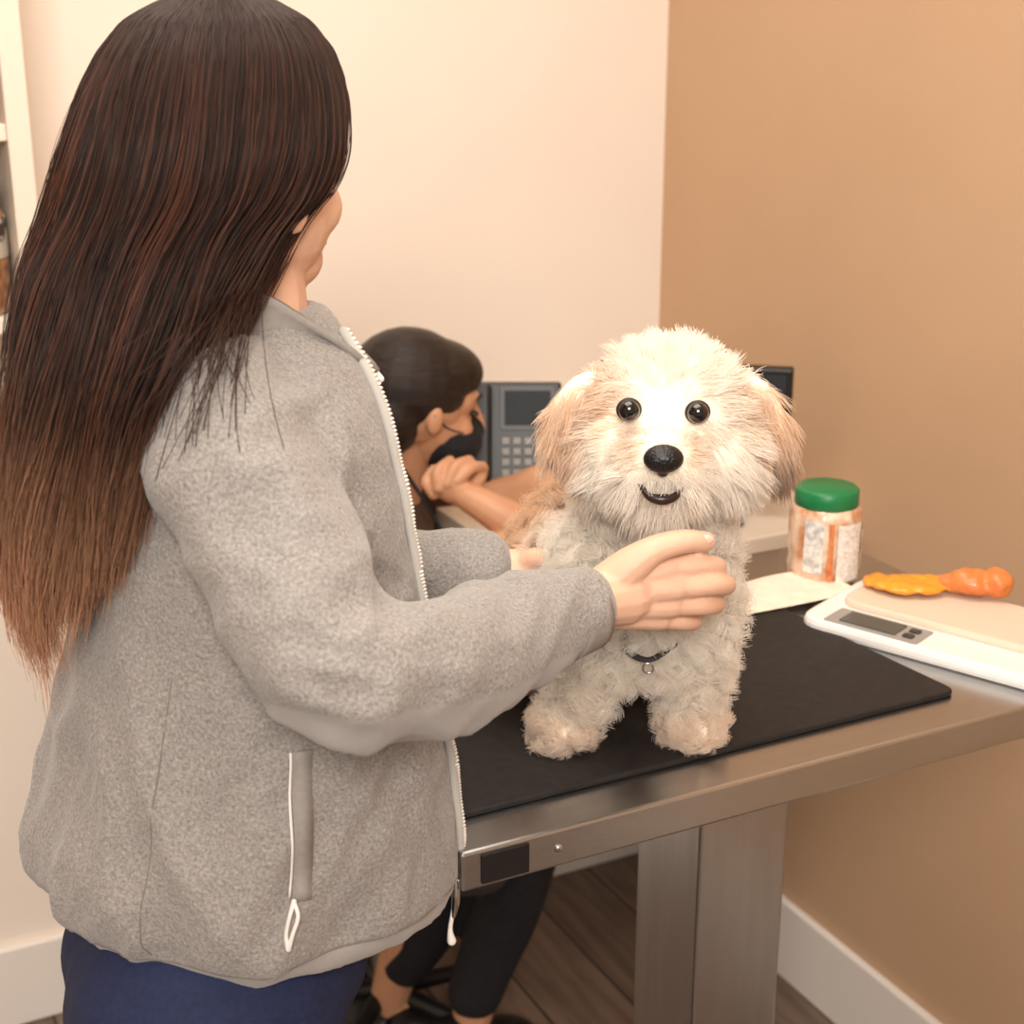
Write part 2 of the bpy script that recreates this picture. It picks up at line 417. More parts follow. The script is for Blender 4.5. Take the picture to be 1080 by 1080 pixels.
def jpt(th, z, s=1):
    cx, cy, a, b = ring(z); return Vector((cx,cy,z))+Fv*(a*s*math.cos(th))+Lv*(b*s*math.sin(th))
torso = loft([[jpt(2*math.pi*j/48, r[0]) for j in range(48)] for r in RG])
SH, EL, WR = (-.192,1.0,1.350), (-.108,.908,1.225), (.046,1.085,1.185)
armR = tube([(-.20,1.06,1.355), SH, (-.158,.948,1.288), EL, (-.065,.935,1.202), (-.008,1.02,1.192), (.028,1.065,1.187), WR],
            [.052,.058,.056,.053,.049,.044,.038,.034], 20)
armL = tube([(-.25,1.22,1.36),(-.265,1.28,1.34),(-.22,1.33,1.23),(-.16,1.36,1.125),(-.09,1.35,1.12),(-.055,1.335,1.126),(-.035,1.33,1.128)],
            [.050,.055,.052,.050,.044,.041,.037], 20)
def seg_d(co, a, b):
    a = Vector(a); b = Vector(b); t = max(0, min(1, (co-a).dot(b-a)/(b-a).length_squared)); return (co-(a+(b-a)*t)), t
def ridge(v): return 1-2*abs(noise.noise(v))
def jdisp(co, n):
    d = .0
    f, t = seg_d(co, EL, WR); f2, t2 = seg_d(co, SH, EL)
    if min(f.length, f2.length) > .072:
        w = min(1, max(.3,(1.30-co.z)/.2))
        d += w*(.013*noise.noise(Vector((co.x*11, co.y*11, co.z*3.0)))+.008*(ridge(Vector((co.x*15+co.z*6, co.y*15, co.z*5+3)))-.6))
        d += w*.005*(ridge(Vector((co.x*26-co.z*14, co.y*24, co.z*12+9)))-.5)
    else:
        q = co @ Matrix.Rotation(.6,3,'Y')
        d += .007*noise.noise(Vector((q.x*9, q.y*12, q.z*20)))
        e = (co-Vector(EL)).length
        d += .012*math.exp(-(e/.08)**2)*(ridge(Vector((co.x*16+co.z*16, co.y*10, co.z*24)))-.5)
        d += .006*(ridge(Vector((co.x*22-co.z*10, co.y*12, co.z*14)))-.5)
    if co.z < .960: d = d*.5-.003
    return d + .0008*noise.noise(co*70)
jk = fuse('fleece_jacket', [torso, armR, armL], .006, 5, M_fleece, wo, True, jdisp)
at = jk.data.attributes.new('patch', 'FLOAT', 'POINT')
vals = []
for v in jk.data.vertices:
    f, t = seg_d(v.co, EL, (.03,1.06,1.186)); L = f.length; g = 0
    if L < .075 and v.co.x < .046:
        low = -f.z/max(L,1e-4)
        g = max(0, min(1, .5+(low-.30)*2.2)) * max(0,min(1,(v.co.x+.19)/.05))
    g = max(g, max(0, min(1, .5+(.960-v.co.z)/.014)))
    vals.append(g)
at.data.foreach_set('value', vals)
bv = bvh_of(jk)
def onj(th, z, off=.002):
    c = Vector((ring(z)[0], ring(z)[1], z)); o = jpt(th, z, 1.5); h = bv.ray_cast(o, (c-o).normalized())
    if h[0] and (h[0]-jpt(th,z)).length < .03: return h[0]+h[1]*off, h[1]
    return jpt(th,z,1.02), (o-c).normalized()
zs = np.linspace(1.40, .940, 40); ZT = math.radians(-30); pts = [onj(ZT, z, .003)[0] for z in zs]
mk('zipper_tape', tube([tuple(p) for p in pts[::2]], [.0042]*len(pts[::2]), 8, 2), mat('zip_tape',(186,180,172),rough=.8), wo, True)
teeth = []; cr = crom([tuple(p) for p in pts], 4)
for i in range(len(cr)-1):
    p = Vector(cr[i]); n = onj(ZT, p.z)[1]; q = p+n*.003
    teeth.append(ell(q, (.0026,.0026,.0013), n=6, m=4))
mk('zipper_teeth', join(teeth), M_zip, wo, True)
e = pts[-1]
mk('zipper_slider', tube([e+Vector((.002,-.006,.012)), e+Vector((.002,-.008,-.004)), e+Vector((0,-.008,-.018))], [.005,.006,.004], 10, 3, (1,.6)), M_metal, wo, True)
mk('zipper_cord', tube([e+Vector((0,-.009,-.012)), e+Vector((-.003,-.010,-.03)), e+Vector((-.002,-.010,-.042))], [.002,.002,.004], 8, 4), M_zip, wo, True)
def strip(name, th0, th1, z0, z1, w, m, off=.0025, n=18):
    V, F = [], []
    for i in range(n+1):
        t = i/n; z = z0+(z1-z0)*t; th = th0+(th1-th0)*t
        for s in (-w, w):
            p = onj(th+s/ring(z)[2]*1.0, z, off)[0]; V.append(p)
    for i in range(n): F.append((2*i,2*i+1,2*i+3,2*i+2))
    o = mk(name, (V,F), m, wo, True); s = o.modifiers.new('t','SOLIDIFY'); s.thickness = .001; return o
M_woven = mat('woven_grey_trim', (144,137,131), (152,145,138), scale=200, rough=.8)
tp = math.radians(-91)
strip('pocket_welt', tp+math.radians(3.4), tp+math.radians(2.8), 1.130, 1.015, .0075, M_woven, .0006)
strip('pocket_zipper', tp, tp-.01, 1.130, 1.02, .0009, M_zip, .0015)
a, n_ = onj(tp, 1.018, .006)
mk('pocket_cord', tube([a, a+Vector((-.003,-.004,-.010)), a+Vector((-.006,-.005,-.024)), a+Vector((-.005,-.005,-.036))], [.0020,.0016,.0016,.0024], 8), M_zip, wo, True)
mk('pocket_cord_loop', tube([a, a+Vector((.003,-.004,-.010)), a+Vector((-.001,-.006,-.023)), a+Vector((-.004,-.006,-.034))], [.0016]*4, 8), M_zip, wo, True)
def seam(name, pts_, r=.0011):
    mk(name, tube(pts_, [r]*len(pts_), 6, 3), mat('seam_thread_'+name, (122,114,107), rough=.9), wo, True)
seam('hem_seam', [onj(math.radians(a), .961, 0)[0] for a in range(-170, -28, 6)], .0009)
seam('side_seam', [onj(math.radians(-128), z, -.0004)[0] for z in np.linspace(1.18,.965,20)], .0008)
# collar: standing band tilted down to the front, open lapels
V, F = [], []; nC = 40
for i in range(nC+1):
    t = math.radians(34+(326-34)*i/nC)
    op = 1-min(1, min(i, nC-i)/7)
    for k_, (s, z) in enumerate([(1.06,1.392),(1.04,1.41),(1.04+.10*op,1.430-.020*op),(1.08+.28*op,1.442-.045*op)]):
        c = Vector((-.196,1.12,z-.34*.066*s*math.cos(t)-.006)); V.append(c+Fv*(.066*s*math.cos(t)+.012*op)+Lv*(.066*s*math.sin(t)))
for i in range(nC):
    for k_ in range(3): a_ = i*4+k_; F.append((a_,a_+1,a_+5,a_+4))
co_ = mk('jacket_collar', (V,F), M_woven, wo, True, sub=1); s = co_.modifiers.new('t','SOLIDIFY'); s.thickness = .005
edge = [V[nC*4+k_] for k_ in range(4)]
mk('collar_zip_edge', tube([tuple(p) for p in edge], [.0028]*4, 8), M_zip, wo, True)
mk('collar_zip_edge_far', tube([tuple(V[k_]) for k_ in range(4)], [.0028]*4, 8), M_zip, wo, True)

# head, neck
HC_ = Vector((-.204,1.112,1.518)); HA = math.radians(54)
Fh = Vector((math.cos(HA), math.sin(HA),0)); Lh = Vector((-math.sin(HA), math.cos(HA),0)); RH = Matrix.Rotation(HA,3,'Z')
def hp(f,l,u,c=HC_,F_=Fh,L_=Lh): return c+F_*f+L_*l+Vector((0,0,u))
def head_parts(c, R, F_, L_):
    q = lambda f,l,u: c+F_*f+L_*l+Vector((0,0,u))
    return [ell(q(-.012,0,.018),(.086,.070,.084),R), ell(q(.022,0,-.030),(.060,.060,.060),R), ell(q(.044,0,-.070),(.036,.036,.026),R), ell(q(.004,0,-.050),(.054,.056,.032),R),
            ell(q(.050,.032,-.03),(.026,.022,.024),R), ell(q(.050,-.032,-.03),(.026,.022,.024),R),
            tube([q(.076,0,.012), q(.092,0,-.016), q(.096,0,-.027)], [.008,.010,.011], 10), ell(q(.086,.009,-.029),(.009,.006,.006),R), ell(q(.086,-.009,-.029),(.009,.006,.006),R),
            ell(q(.077,0,-.052),(.012,.022,.006),R), ell(q(.075,0,-.062),(.012,.019,.006),R),
            ell(q(.068,0,.03),(.018,.046,.010),R),
            ell(q(-.008,.074,-.012),(.018,.008,.030),R), ell(q(-.008,-.070,-.012),(.018,.008,.030),R)]
neckW = tube([(-.195,1.12,1.34),(-.198,1.12,1.40),(-.203,1.118,1.46)], [.054,.048,.048], 16)
fuse('head', head_parts(HC_, RH, Fh, Lh)+[neckW], .003, 3, M_skin, wo)
M_eyew = mat('eye_white', (225,215,205), rough=.3); M_iris = mat('iris_brown', (60,36,22), rough=.15); M_lip = mat('lips', (190,110,98), rough=.4)
for s in (1,-1):
    mk('eye_%d' % (s+2), ell(hp(.064,.031*s,.002),(.013,.015,.009),RH), M_eyew, wo, True)
    mk('iris_%d' % (s+2), ell(hp(.074,.031*s,.002),(.004,.006,.006),RH), M_iris, wo, True)
    mk('brow_%d' % (s+2), tube([hp(.080,.014*s,.024),hp(.080,.032*s,.029),hp(.068,.048*s,.023)],[.002,.003,.0015],8), mat('brow_hair',(50,32,24),rough=.7), wo, True)
mk('lips', join([ell(hp(.082,0,-.053),(.008,.02,.005),RH), ell(hp(.081,0,-.061),(.008,.017,.005),RH)]), M_lip, wo, True)

# hair: solid core + strands
HL = [(1.640,-.203,.010,1.11,.010),(1.634,-.204,.036,1.11,.034),(1.620,-.205,.062,1.11,.060),(1.600,-.206,.079,1.108,.078),(1.572,-.209,.090,1.105,.092),(1.535,-.215,.096,1.10,.101),(1.505,-.226,.095,1.10,.104),
      (1.485,-.240,.087,1.095,.101),(1.458,-.254,.084,1.085,.096),(1.418,-.268,.072,1.058,.084),(1.378,-.282,.057,1.03,.066),
      (1.322,-.298,.046,1.012,.050),(1.264,-.311,.037,1.012,.038),(1.205,-.322,.029,1.025,.028),(1.159,-.328,.018,1.035,.016)]
HL = HL[::-1]; hz0 = np.array([h[0] for h in HL]); hzz = np.linspace(1.12,1.640,521)
tab = []
for i in range(1,5):
    v = np.interp(hzz, hz0, np.array([h[i] for h in HL]))
    kx = np.arange(-36,37); kk = np.exp(-(kx/12.)**2); kk /= kk.sum()
    vs = np.convolve(np.pad(v,36,mode='edge'), kk, 'valid'); bl = np.clip((hzz-1.585)/.03,0,1); tab.append(vs*(1-bl)+v*bl)
def hlev(z): return [np.interp(z, hzz, t_) for t_ in tab]
def facecut(phi, z):
    dd = np.degrees(np.abs((phi-HA-.12+np.pi) % (2*np.pi)-np.pi))
    s1 = np.clip((60-dd)/26, 0, 1); s2 = np.clip((1.585-z)/.06, 0, 1); s3 = np.clip((z-1.36)/.06,0,1)
    return 1-.42*(s1*s1*(3-2*s1))*(s2*s2*(3-2*s2))*s3
def hpt(phi, z, r):
    cx, w, cy, h = hlev(z); r = r*facecut(phi, z)
    return np.stack([cx+w*r*np.cos(phi), cy+h*r*np.sin(phi), z+0*phi], -1)
M_hairc = mat('hair_core', (32,19,14), (50,30,22), scale=3, rough=.5, stretch=(40,40,1.2), spec=.3)
core = []
for z in list(np.linspace(1.636,1.24,60)): core.append([tuple(p) for p in hpt(np.linspace(0,2*np.pi,49)[:-1], np.full(48,z), .92 if z>1.36 else .92-.55*(1.36-z)/.12)])
mk('hair_core', loft(core), M_hairc, wo, True)
NH, KH = 24000, 26
phi = np.random.rand(NH)*2*np.pi; rr_ = .93+.09*np.random.rand(NH)**1.5
u_ = np.random.rand(NH); ztop = 1.638-.022*u_**2
zend = 1.262+np.random.randn(NH)*.028-.055*np.clip(-np.cos(phi),0,1)*np.random.rand(NH)
zend = np.where(np.cos(phi) > .3, zend+.03, zend)
tt = np.linspace(0,1,KH)[None,:]
s_ = tt; Z = ztop[:,None]+(zend-ztop)[:,None]*(.10*s_+.90*s_**1.35)
lockp = np.round(phi*18)/18
ph0 = phi[:,None]+.20*np.sin(Z*8+phi[:,None]*2)*tt+(lockp-phi)[:,None]*tt**1.8*.45+np.random.randn(NH,1)*.05*tt
rj = rr_[:,None]+(np.random.randn(NH,1)*.15)*tt**2.2+.03*np.sin(lockp[:,None]*57)*tt
P = np.zeros((NH,KH,3))
cx, w, cy, h = hlev(Z); fc = facecut(ph0, Z); low = np.maximum(w, .006); lowh = np.maximum(h, .006)
P[...,0] = cx+low*rj*fc*np.cos(ph0); P[...,1] = cy+lowh*rj*fc*np.sin(ph0); P[...,2] = Z
P += (np.random.randn(NH,1,3)*.006)*tt[...,None]**2
P[...,0] += (.0012*np.sin(Z*60+phi[:,None]*50)+.0034*np.sin(Z*24+phi[:,None]*7))*tt
P[...,1] += .0030*np.sin(Z*27+phi[:,None]*9)*tt
kdark = np.array(lin((36,21,15))); ktip = np.array(lin((192,142,110))); kmid = np.array(lin((112,64,43)))
leftness = np.clip(-np.cos(phi),0,1)[:,None]
f = (np.clip((1.395+.03*leftness-Z-.05*np.random.rand(NH,1))/.155,0,1)**1.1)[...,None]; rnd = np.random.rand(NH,1,1)
C = kdark*(1-f)+ktip*f
hi = (.40*(1-f)*(rnd>.62))*np.clip((1.66-Z)/.15,.25,1)[...,None]
C = C*(1-hi)+kmid*hi; C = C*(.65+.7*np.random.rand(NH,1,1)); C[...,3] = 1
R = np.repeat(.00034*(1-.6*tt**3), NH, 0)
M_hair = strand_mat('brown_hair', .48, .25)
curves_obj('hair_strands', P, R, C, M_hair, wo)
# loose wisps over the near shoulder
NS = 80; t8 = np.linspace(0,1,14)[None,:]
S = np.zeros((NS,14,3)); S[...,0] = -.170-.040*np.random.rand(NS,1)+(np.random.randn(NS,1)*.016-.010)*t8**1.5; S[...,2] = 1.450-(.03+.12*np.random.rand(NS,1)**1.5)*t8
S[...,1] = 1.035-.105*np.sin(np.clip(t8*1.6,0,1.57))+np.random.randn(NS,1)*.004
C2 = np.zeros((NS,14,4)); C2[:] = np.array(lin((52,31,23)))
curves_obj('hair_loose_strands', S, np.full((NS,14),.00026), C2, M_hair, wo)
# flyaways
NF = 220; fp = np.random.rand(NF)*6.28; fz = 1.61-.26*np.random.rand(NF); t6 = np.linspace(0,1,12)[None,:]
Zf = fz[:,None]-.13*t6; cx, w, cy, h = hlev(Zf); rf = 1.0+.12*np.random.rand(NF,1)*np.sin(t6*3.14)
fcf = facecut(fp[:,None]+0*Zf, Zf)
Pf = np.stack([cx+w*rf*fcf*np.cos(fp[:,None]), cy+h*rf*fcf*np.sin(fp[:,None]), Zf], -1)
C3 = np.zeros((NF,12,4)); C3[:] = np.array(lin((90,52,34)))
curves_obj('hair_flyaways', Pf, np.full((NF,12),.00020), C3, M_hair, wo)

# hands
def limb(pts, rad, n=12, sq_=None): return tube(pts, rad, n, 5, sq_)
hR = [limb([(.045,1.07,1.187),(.078,1.105,1.188),(.10,1.122,1.187)], [.023,.0235,.026], 14),
      ell((.112,1.129,1.187),(.034,.014,.031)), limb([(.09,1.118,1.20),(.136,1.129,1.206)],[.015,.012]), limb([(.09,1.118,1.19),(.142,1.126,1.191)],[.015,.012]),
      limb([(.09,1.118,1.18),(.139,1.128,1.175)],[.015,.0115]), limb([(.088,1.12,1.172),(.131,1.133,1.162)],[.014,.011]),
      limb([(.136,1.129,1.206),(.160,1.133,1.207),(.177,1.150,1.199),(.181,1.172,1.191)],[.0102,.0092,.0085,.0075]),
      limb([(.142,1.126,1.191),(.170,1.133,1.190),(.186,1.153,1.182),(.187,1.176,1.175)],[.0102,.0095,.0088,.0078]),
      limb([(.139,1.128,1.175),(.165,1.137,1.171),(.179,1.156,1.164),(.180,1.177,1.158)],[.0098,.0089,.0083,.0074]),
      limb([(.131,1.133,1.162),(.151,1.142,1.155),(.162,1.158,1.148),(.163,1.174,1.143)],[.0092,.0079,.0073,.0066]),
      limb([(.085,1.115,1.194),(.104,1.114,1.212),(.124,1.115,1.226),(.146,1.122,1.230),(.166,1.134,1.226)],[.018,.0155,.0116,.0100,.0084])]
HO = (-.013,0,.001)
fuse('right_hand', [shift(p, HO) for p in hR], .0018, 2, M_skin, wo)
mk('thumb_nail', ell((.152,1.1265,1.231),(.0065,.0022,.0044)), M_nail, wo, True)
mk('sleeve_cuff', tube([(.034,1.071,1.186),(.055,1.092,1.186)],[.0345,.033],24,4,caps=False), M_woven, wo, True)
hL = [limb([(-.02,1.33,1.128),(0,1.33,1.129),(.015,1.33,1.128)], [.022,.022,.024], 14), ell((.028,1.333,1.124),(.026,.014,.028)),
      limb([(.035,1.33,1.142),(.06,1.325,1.146),(.078,1.32,1.140)],[.0098,.009,.008]), limb([(.038,1.332,1.130),(.066,1.328,1.130),(.085,1.325,1.124)],[.0098,.009,.008]),
      limb([(.036,1.335,1.115),(.064,1.333,1.114),(.08,1.33,1.108)],[.0095,.009,.008]), limb([(.03,1.338,1.102),(.052,1.338,1.098),(.066,1.335,1.092)],[.0085,.008,.007]),
      limb([(.01,1.325,1.135),(.022,1.315,1.148),(.038,1.308,1.150)],[.013,.0105,.009])]
fuse('left_hand', hL, .0022, 3, M_skin, wo)

# trousers and shoes
def tdisp(co, n): return .006*noise.noise(Vector((co.x*14,co.y*14,co.z*5)))
fuse('scrub_trousers', [ell((-.244,1.10,.895),(.128,.150,.09),Matrix.Rotation(FA,3,'Z')),
   tube([(-.243,1.03,.875),(-.25,1.035,.6),(-.255,1.03,.45),(-.265,1.03,.25),(-.27,1.03,.07)],[.112,.092,.072,.066,.062],18),
   tube([(-.273,1.20,.875),(-.28,1.21,.6),(-.285,1.21,.45),(-.295,1.21,.25),(-.30,1.21,.07)],[.104,.092,.072,.066,.062],18)], .008, 4, M_pants, wo, True, tdisp)
for nme, y in (('shoe_right',1.03),('shoe_left',1.21)):
    fuse(nme, [ell((-.28,y,.045),(.05,.042,.045)), ell((-.21,y+.02,.036),(.08,.044,.034)), ell((-.15,y+.04,.03),(.05,.042,.028)), tube([(-.29,y,.014),(-.21,y+.02,.014),(-.13,y+.04,.014)],[.04,.042,.04],12,5,(1,.33))], .005, 3, M_shoe, wo)

# ------------------------------------------------------------------ dog
dg_ = empty('white_dog', vw(.12,1.32,TZ))
NOSE = np.array((.117,1.127,1.297)); EYES = [np.array((.0935,1.176,1.323)), np.array((.1485,1.176,1.321))]
MZ = TZ+.006
dparts = [ell((.131,1.240,1.297),(.068,.062,.064)), ell((.131,1.238,1.322),(.058,.054,.040)), ell((.092,1.222,1.278),(.038,.038,.037)), ell((.169,1.222,1.278),(.038,.038,.037)),
  ell((.118,1.172,1.286),(.030,.038,.023)), ell((.102,1.165,1.276),(.018,.021,.018)), ell((.134,1.165,1.276),(.018,.021,.018)), ell((.118,1.180,1.256),(.022,.026,.017)),
  tube([(.131,1.26,1.28),(.130,1.28,1.22),(.124,1.285,1.16)],[.052,.056,.062],18),
  ell((.122,1.270,1.155),(.058,.060,.068)), ell((.118,1.285,1.105),(.044,.048,.056)),
  tube([(.115,1.30,1.15),(.080,1.375,1.13),(.060,1.43,1.065)],[.056,.068,.070],18), ell((.060,1.43,1.052),(.075,.065,.060)),
  tube([(.088,1.255,1.15),(.080,1.260,1.095),(.062,1.270,1.035),(.050,1.277,1.003)],[.034,.027,.022,.022],14), ell((.046,1.266,MZ+.018),(.027,.031,.018)),
  tube([(.156,1.262,1.15),(.164,1.268,1.095),(.166,1.280,1.035),(.165,1.284,1.003)],[.034,.027,.022,.022],14), ell((.166,1.272,MZ+.018),(.027,.031,.018)),
  ell((.010,1.43,1.03),(.033,.055,.045)), ell((.115,1.435,1.03),(.033,.055,.045)), ell((.012,1.40,MZ+.018),(.022,.034,.017)), ell((.115,1.40,MZ+.018),(.022,.034,.017)),
  tube([(.055,1.48,1.03),(.02,1.53,1.02),(-.03,1.54,1.03)],[.022,.02,.014],12)]
RL = Matrix.Rotation(math.radians(24),3,'Y'); RR = Matrix.Rotation(math.radians(-20),3,'Y')
ears = [ell((.053,1.238,1.304),(.022,.012,.040),RL), ell((.210,1.238,1.294),(.023,.012,.048),RR)]
M_dbody = mat('dog_undercoat', (250,238,220), rough=.9)
db = fuse('body', dparts+ears, .004, 4, M_dbody, dg_)
for i, e_ in enumerate(EYES):
    mk('eye_%d' % (i+1), ell(e_, (.0088,.0075,.0086)), mat('dog_eye_%d' % i,(14,8,6),rough=.08,spec=.6,coat=.6), dg_, True)
M_nose = mat('dog_nose',(20,17,18),rough=.32,bump=.6,bscale=420)
M_rim = mat('dog_eye_rim',(46,32,27),rough=.6)
for i, e_ in enumerate(EYES):
    mk('eye_rim_%d' % (i+1), ell(e_+np.array((0,.003,0)), (.0104,.006,.0098)), M_rim, dg_, True)
fuse('nose', [ell(NOSE,(.0160,.0105,.0115)), ell(NOSE+np.array((0,.004,-.008)),(.006,.007,.008))], .0012, 2, M_nose, dg_)
mk('mouth', tube([(.101,1.146,1.270),(.108,1.138,1.263),(.118,1.136,1.2612),(.128,1.138,1.263),(.136,1.146,1.270)],[.0018,.0032,.0046,.0032,.0018],10), mat('dog_lip',(44,26,24),rough=.35), dg_, True)

def sm(x,a,b): t = np.clip((x-a)/(b-a),0,1); return t*t*(3-2*t)
def dogfur(N, K=9):
    p, n = sample(db, N)
    keep = p[:,2] > MZ+.002
    p, n = p[keep], n[keep]
    X, Y, Z_ = p[:,0], p[:,1], p[:,2]
    dN = np.linalg.norm(p-NOSE,axis=1); dE = np.minimum(np.linalg.norm(p-EYES[0],axis=1), np.linalg.norm(p-EYES[1],axis=1))
    dM = np.sqrt(((X-.118)/.020)**2+((Y-1.142)/.02)**2+((Z_-1.264)/.0065)**2)
    keep = (dN > .0155) & (dE > .0115) & (dM > 1)
    p, n, dN, dE, X, Y, Z_ = p[keep], n[keep], dN[keep], dE[keep], X[keep], Y[keep], Z_[keep]
    Nn = len(p)
    ear = np.maximum(sm(-X,-.070,-.058), sm(X,.194,.206))*sm(Z_,1.235,1.25)*(Y>1.2)
    head = sm(Z_,1.215,1.245)*(Y < 1.32); muz = sm(-Y,-1.195,-1.17)*head
    legs = sm(-Z_,-1.10,-1.06)*(Y < 1.32); paw = sm(-Z_,-1.03,-1.01); back = sm(Y,1.32,1.36)
    L = .023+0*X
    L = L*(1-head)+head*.022; topf = sm(Z_,1.325,1.35)*head; L = L*(1-topf)+topf*.017
    beard = muz*sm(-Z_,-1.285,-1.27); L = L*(1-muz)+muz*.016+beard*.007; L = L*(1-ear)+ear*.020; L = L*(1-legs)+legs*.018; L = L*(1-paw)+paw*.011
    L *= (.28+.72*sm(dE,.012,.034)); L *= (.3+.7*sm(dN,.014,.036))
    L *= .75+.5*np.random.rand(Nn)
    rad = nrm(p-NOSE); down = np.array((0,0,-1.))
    top = sm(Z_,1.33,1.36)[:,None]
    g_head = nrm(.50*n+.70*rad+down*(.36*(1-top)))
    g_body = nrm(.8*n+down*.6)
    out = np.zeros_like(p); out[:,0] = np.where(X < .13,-1,1)
    g_ear = nrm(.35*n+.20*out+down*.9)
    h = head[:,None]; ee = ear[:,None]
    g = g_body*(1-h)+g_head*h; g = g*(1-ee)+g_ear*ee
    nc = max(50, Nn//40); ci = np.random.choice(Nn, nc, replace=False)
    kd = kdtree.KDTree(nc)
    for i, c in enumerate(ci): kd.insert(p[c], i)
    kd.balance()
    own = np.array([kd.find(q)[1] for q in p]); cen = p[ci][own]; cg = nrm(g[ci]+np.random.randn(nc,3)*.22)[own]
    cph = (np.random.rand(nc)*6.28)[own]; cl = (.85+.3*np.random.rand(nc))[own]; cs = np.sign(np.random.randn(nc))[own]
    jit = (.15+.02*head)[:,None]
    g = nrm(g*.55+cg*.6+np.random.randn(Nn,3)*jit); L = L*cl
    e1 = nrm(np.cross(g, np.array((.3,.2,.9)))); e2 = np.cross(g, e1)
    t = np.linspace(0,1,K)[None,:,None]; Lk = L[:,None,None]
    curl = (1-.75*head)*(1-.6*ear)
    amp = (.0048*curl+.0006)[:,None,None]; om = (6.5*curl+2.4)[:,None,None]
    ph_ = cph[:,None,None]+np.random.randn(Nn,1,1)*.4
    base = p[:,None,:]+g[:,None,:]*Lk*t
    tipc = cen[:,None,:]+cg[:,None,:]*Lk*t
    ck = (.18+.24*curl)[:,None,None]*t**1.2
    P = base*(1-ck)+tipc*ck
    P = P+(e1[:,None,:]*np.cos(om*t+ph_)+e2[:,None,:]*np.sin(om*t+ph_)*cs[:,None,None]-e1[:,None,:]*np.cos(ph_)-e2[:,None,:]*np.sin(ph_)*cs[:,None,None])*amp*t**.6
    P[...,2] -= (Lk*t**2*.22)[...,0]*(1-.6*top[:,0])[:,None]
    P[...,2] = np.maximum(P[...,2], MZ+.001)
    cream = np.array(lin((255,249,240))); tan = np.array(lin((234,194,152))); grey = np.array(lin((142,118,102)))
    k = np.zeros(Nn)
    k = np.maximum(k, ear*.62); k = np.maximum(k, back*.75)
    temple = head*np.exp(-(((X-.078)/.015)**2+((Z_-1.322)/.024)**2))*.55+head*np.exp(-(((X-.190)/.013)**2+((Z_-1.320)/.026)**2))*.40
    k = np.maximum(k, np.clip(temple,0,1))
    sp = head*np.exp(-(np.minimum(np.abs(X-.098),np.abs(X-.142))/.010)**2-((Z_-1.297)/.010)**2)*.35; k = np.maximum(k, sp)
    k = np.maximum(k, legs*.08+paw*.26)
    k = np.clip(k*(.7+.6*np.random.rand(Nn)),0,1)[:,None,None]
    C = cream*(1-k)+tan*k
    ge = (ear*sm(X,.2,.21)*sm(-Z_,-1.292,-1.262)*.8+ear*sm(-X,-.05,-.03)*sm(-Z_,-1.28,-1.25)*.2)[:,None,None]*sm(t,.1,.8)
    C = C*(1-ge)+grey*ge
    C = C*(.94+.06*np.random.rand(Nn,1,1)); C = C*np.ones((1,K,1)); C = np.clip(C,0,.98); C[...,3] = 1
    R = (.00034*(1-.7*t[...,0]**1.5))*np.ones((Nn,1))
    return P, R, C
P,R,C = dogfur(110000)
curves_obj('fur', P, R, C, strand_mat('dog_fur', .7, .15, .45), dg_)
M_strap = mat('black_webbing',(32,30,34),rough=.7)
mk('harness_strap', tube([(.085,1.235,1.108),(.098,1.216,1.100),(.110,1.202,1.097),(.122,1.200,1.098),(.140,1.214,1.104)],[.004]*5,10,5,(1,.5)), M_strap, dg_, True)
mk('harness_ring', tube([(.116+.0045*math.cos(a),1.188,1.094+.0045*math.sin(a)) for a in np.linspace(0,6.28,14)],[.0010]*14,6,2), M_metal, dg_, True)

# ------------------------------------------------------------------ seated woman and her chair
sw = empty('seated_woman', vw(-.18,2.15,.45))
SA = math.radians(24); Fs = Vector((math.cos(SA),math.sin(SA),0)); Ls = Vector((-math.sin(SA),math.cos(SA),0)); RS = Matrix.Rotation(SA,3,'Z') @ Matrix.Rotation(math.radians(10),3,'Y')
SC = Vector((-.134,2.15,1.088)); Fs2 = RS @ Vector((1,0,0)); Us = RS @ Vector((0,0,1))
def sp_(f,l,u): return SC+Fs2*f+Ls*l+Us*u
def head2():
    q = sp_; R = RS
    return [ell(q(-.012,0,.012),(.085,.070,.080),R), ell(q(.026,0,-.028),(.056,.055,.064),R), ell(q(.048,0,-.076),(.030,.028,.024),R),
            ell(q(.050,.030,-.03),(.026,.022,.024),R), ell(q(.050,-.030,-.03),(.026,.022,.024),R), ell(q(.046,0,.015),(.036,.052,.034),R),
            tube([q(.076,0,.012), q(.094,0,-.016), q(.098,0,-.027)], [.008,.010,.011], 10), ell(q(.070,0,.022),(.016,.042,.009),R),
            ell(q(-.002,.070,-.010),(.013,.007,.022),R), ell(q(-.002,-.070,-.010),(.012,.008,.022),R)]
nk = tube([(-.195,2.155,.90),(-.175,2.15,.98),(-.155,2.15,1.05)],[.052,.047,.047],14)
fuse('head', head2()+[nk], .0028, 3, M_skin2, sw)
fuse('hair', [ell(sp_(-.022,0,.030),(.092,.079,.080),RS), ell(sp_(-.052,0,-.015),(.058,.072,.068),RS), ell(sp_(.018,0,.052),(.070,.068,.046),RS), ell(sp_(.010,-.045,.022),(.038,.028,.028),RS), ell(sp_(.010,.045,.022),(.038,.028,.028),RS),
              ell(sp_(-.072,0,-.055),(.038,.045,.040),RS)], .004, 4, mat('black_hair',(24,16,13),(44,30,23),scale=4,rough=.42,stretch=(6,6,60),bump=.5,bscale=30,spec=.4), sw)
fuse('face_mask', [ell(sp_(.046,0,-.050),(.058,.058,.046),RS), ell(sp_(.082,0,-.035),(.026,.02,.026),RS)], .003, 3, M_blackcloth, sw)
